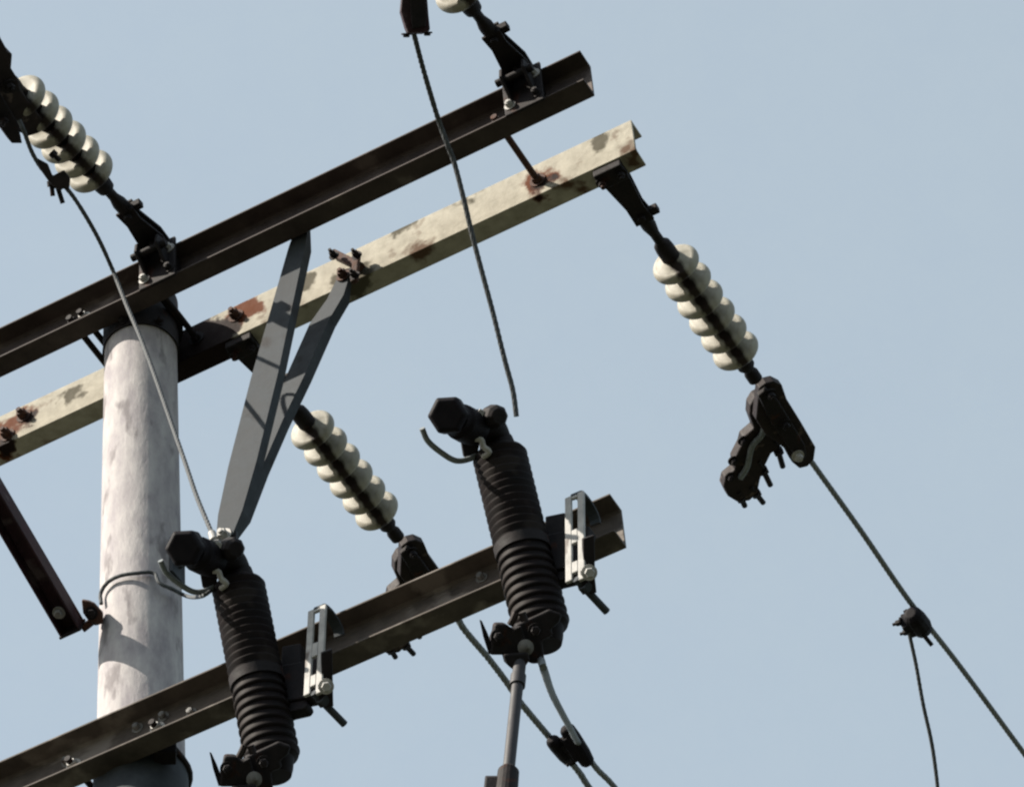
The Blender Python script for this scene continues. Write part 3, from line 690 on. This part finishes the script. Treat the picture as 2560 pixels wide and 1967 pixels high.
b = MB(); b.prism([deep(x, y, dj-.02) for x, y in ((92, 395), (120, 410), (132, 440), (160, 425), (176, 445), (172, 480), (158, 470), (150, 478), (128, 462), (112, 440), (98, 420))], FW, .035); b.build('grip', m_copper, jc, bevel=.003)
for (x0, y0), (x1, y1) in (((140, 455), (157, 508)), ((128, 380), (150, 402)), ((128, 452), (132, 490))):
    bb = MB(); bb.cyl(deep(x0, y0, dj-.02), deep(x1, y1, dj-.02), .006, 10); P = deep(x0, y0, dj-.02); bb.lathe(P, (deep(x1, y1, dj-.02)-P), [(0, .011), (.014, .011)], 6); bb.build('bolt', m_hard, jc, smooth=True)
# second jumper: hangs loose from its sleeve, reaching nothing
d2 = dep(e1+SH2)
dAr = dep(armpt(1.1, GAP+W+.04, zA))
J2 = [(1028, 60), (1036, 90), (1060, 180), (1093, 290), (1118, 360), (1136, 408), (1160, 500), (1180, 585), (1205, 680), (1232, 780), (1262, 900), (1282, 975), (1291, 1040)]
PJ2 = [deep(x, y, (d2+.15)+(dAr-.14-(d2+.15))*min(1, (y-60)/230) + (max(0, y-400)/640)*-.15) for x, y in J2]
wire('loose_jumper_wire', PJ2, [.0066][0], 'loose dark wire crossing both upper arms, lower end free in the air', 'wire', m_wired)
slv = thing('wire_sleeve', PJ2[0], 'dark red-brown box sleeve at the top edge holding the loose hanging wire', 'connector')
ds = dep(PJ2[0])
b = MB(); b.prism([deep(x, y, ds) for x, y in ((1008, -60), (1062, -60), (1070, 40), (1074, 78), (1056, 84), (1018, 84), (1012, 70), (1000, 30))], FW, .05); b.build('sleeve_shell', m_redi, slv, bevel=.004)
b = MB(); b.prism([deep(x, y, ds-.028) for x, y in ((1020, -60), (1056, -60), (1066, 30), (1064, 66), (1030, 72))], FW, .010); b.build('cover_plate', m_hard, slv, bevel=.002)
for x, y in ((1016, 84), (1068, 80)):
    bb = MB(); bolt(bb, deep(x, y, ds)-UP*.0, -UP, .008, .006, .0); bb.build('bolt', m_hard, slv, smooth=True)
# lead that loops round the front of the pole to the cutout beside it
def onpole(x, y, lift):   # on the cylinder, lifted
    best = None; r = ray(x, y); zc = 9.2; rad = RP+(10-9.3)/150+lift
    a = r.x**2+r.y**2; bq = 2*(CAM.x*r.x+CAM.y*r.y); c_ = CAM.x**2+CAM.y**2-rad**2; d_ = bq*bq-4*a*c_
    t = (-bq-math.sqrt(max(0, d_)))/(2*a); return CAM+r*t
L0 = [onpole(x, y, l) for x, y, l in ((253, 1508, .012), (252, 1482, .012), (268, 1456, .012), (298, 1439, .012), (340, 1432, .012), (384, 1431, .014), (398, 1455, .02), (428, 1470, .03))]
L0 = L0+[deep(470, 1490, dep(L0[-1])-.01), deep(505, 1489, dtc1-.05), deep(532, 1472, dtc1-.03)]
wire('looped_lead', L0, .0048, 'thin lead curving round the pole to the hood of the cutout beside it', 'wire', m_wired)

# ---------------------------------------------------------------- bar on the left with its pole bracket
dp = dep((0, 0, 9.1))
e0 = deep(183, 1575, dp-.02)
bd = (N_*1.0-Z*.0).normalized()
far = e0; near = e0
# direction: towards the viewer and slightly drooping, fitted to the photo line
t_ = on(-46, 1186, e0, D_); bdir = (t_-e0).normalized()
print('side bar', bdir, e0)
sb2 = thing('steel_bar', e0, 'short dark red-brown bar entering from the left edge, ending beside the pole', 'bar')
x_ = (D_-bdir*D_.dot(bdir)).normalized(); y_ = bdir.cross(x_)
if y_.dot(CAM-e0) < 0: y_ = -y_
c = e0
b = MB()
L = 1.0
w2, h2_ = .054, .05
P = [(-w2/2, -h2_/2), (-w2/2, h2_/2), (w2/2, h2_/2), (w2/2, -h2_/2), (w2/2-.005, -h2_/2), (w2/2-.005, h2_/2-.006), (-w2/2+.005, h2_/2-.006), (-w2/2+.005, -h2_/2)]
P = [(u, -v) for u, v in P]
vs = []
for s in (0, L):
    for u, v in P: vs.append(c+bdir*s+x_*u+y_*v)
fs = [(i, (i+1) % 8, 8+(i+1) % 8, 8+i) for i in range(8)]
for k_ in (0, 8): fs += [tuple(k_+i for i in q) for q in ((0, 1, 6, 7), (1, 2, 5, 6), (2, 3, 4, 5))]
b.add(vs, fs).build('channel', m_redi, sb2, bevel=.0015)
b = MB(); b.box(c+bdir*.004, (x_, y_, bdir), (.058, .058, .006)); b.build('end_plate', m_hard, sb2, bevel=.001)
bb = MB(); bolt(bb, c+bdir*.06+y_*.019, y_, .010, .012, .004); bb.build('bolt', m_zdull, sb2, smooth=True)
pbk = thing('side_bracket', deep(232, 1530, dp), 'small rusty bracket joining the side bar to the left of the pole', 'bracket')
b = MB(); b.prism([deep(x, y, dp-.01) for x, y in ((204, 1497), (222, 1500), (236, 1506), (258, 1530), (258, 1556), (238, 1562), (220, 1548), (208, 1530))], FW, .05); b.build('lug', m_rust, pbk, bevel=.004)
b = MB(); b.bar(deep(205, 1572, dp-.01), deep(236, 1548, dp-.01), .018, .018, UP); b.build('stem', m_rust, pbk, bevel=.002)
bb = MB(); bolt(bb, deep(228, 1532, dp-.036), -FW, .010, .012, .006); bb.build('bolt', m_hard, pbk, smooth=True)

# ---------------------------------------------------------------- dark band put in for the pole's shade under the lower arm, with lug
zb = on(400, 1900, (0, -RP, 0), V((0, 1, 0))).z
lb = thing('pole_shade_band', (0, 0, zb), 'wide dull grey band round the pole, added as shade right under the lower arm', 'pole shade band')
rr = RP+(10-zb)/150
b = MB(); b.lathe((0, 0, zb-.22), Z, [(0, rr+.002), (0, rr+.006), (.26, rr+.006), (.26, rr+.0005)], 64, cap=False); b.build('band', m_brace, lb, smooth=True)
b = MB(); b.box(V((.055, -rr-.012, zb+.03)), (RT, V((0, 1, 0)), Z), (.05, .04, .09)); b.build('lug', m_hard, lb, bevel=.003)
bb = MB(); bolt(bb, V((.055, -rr-.032, zb+.03)), (0, -1, 0), .012, .014, .02); bb.build('bolt', m_brace, lb, smooth=True)
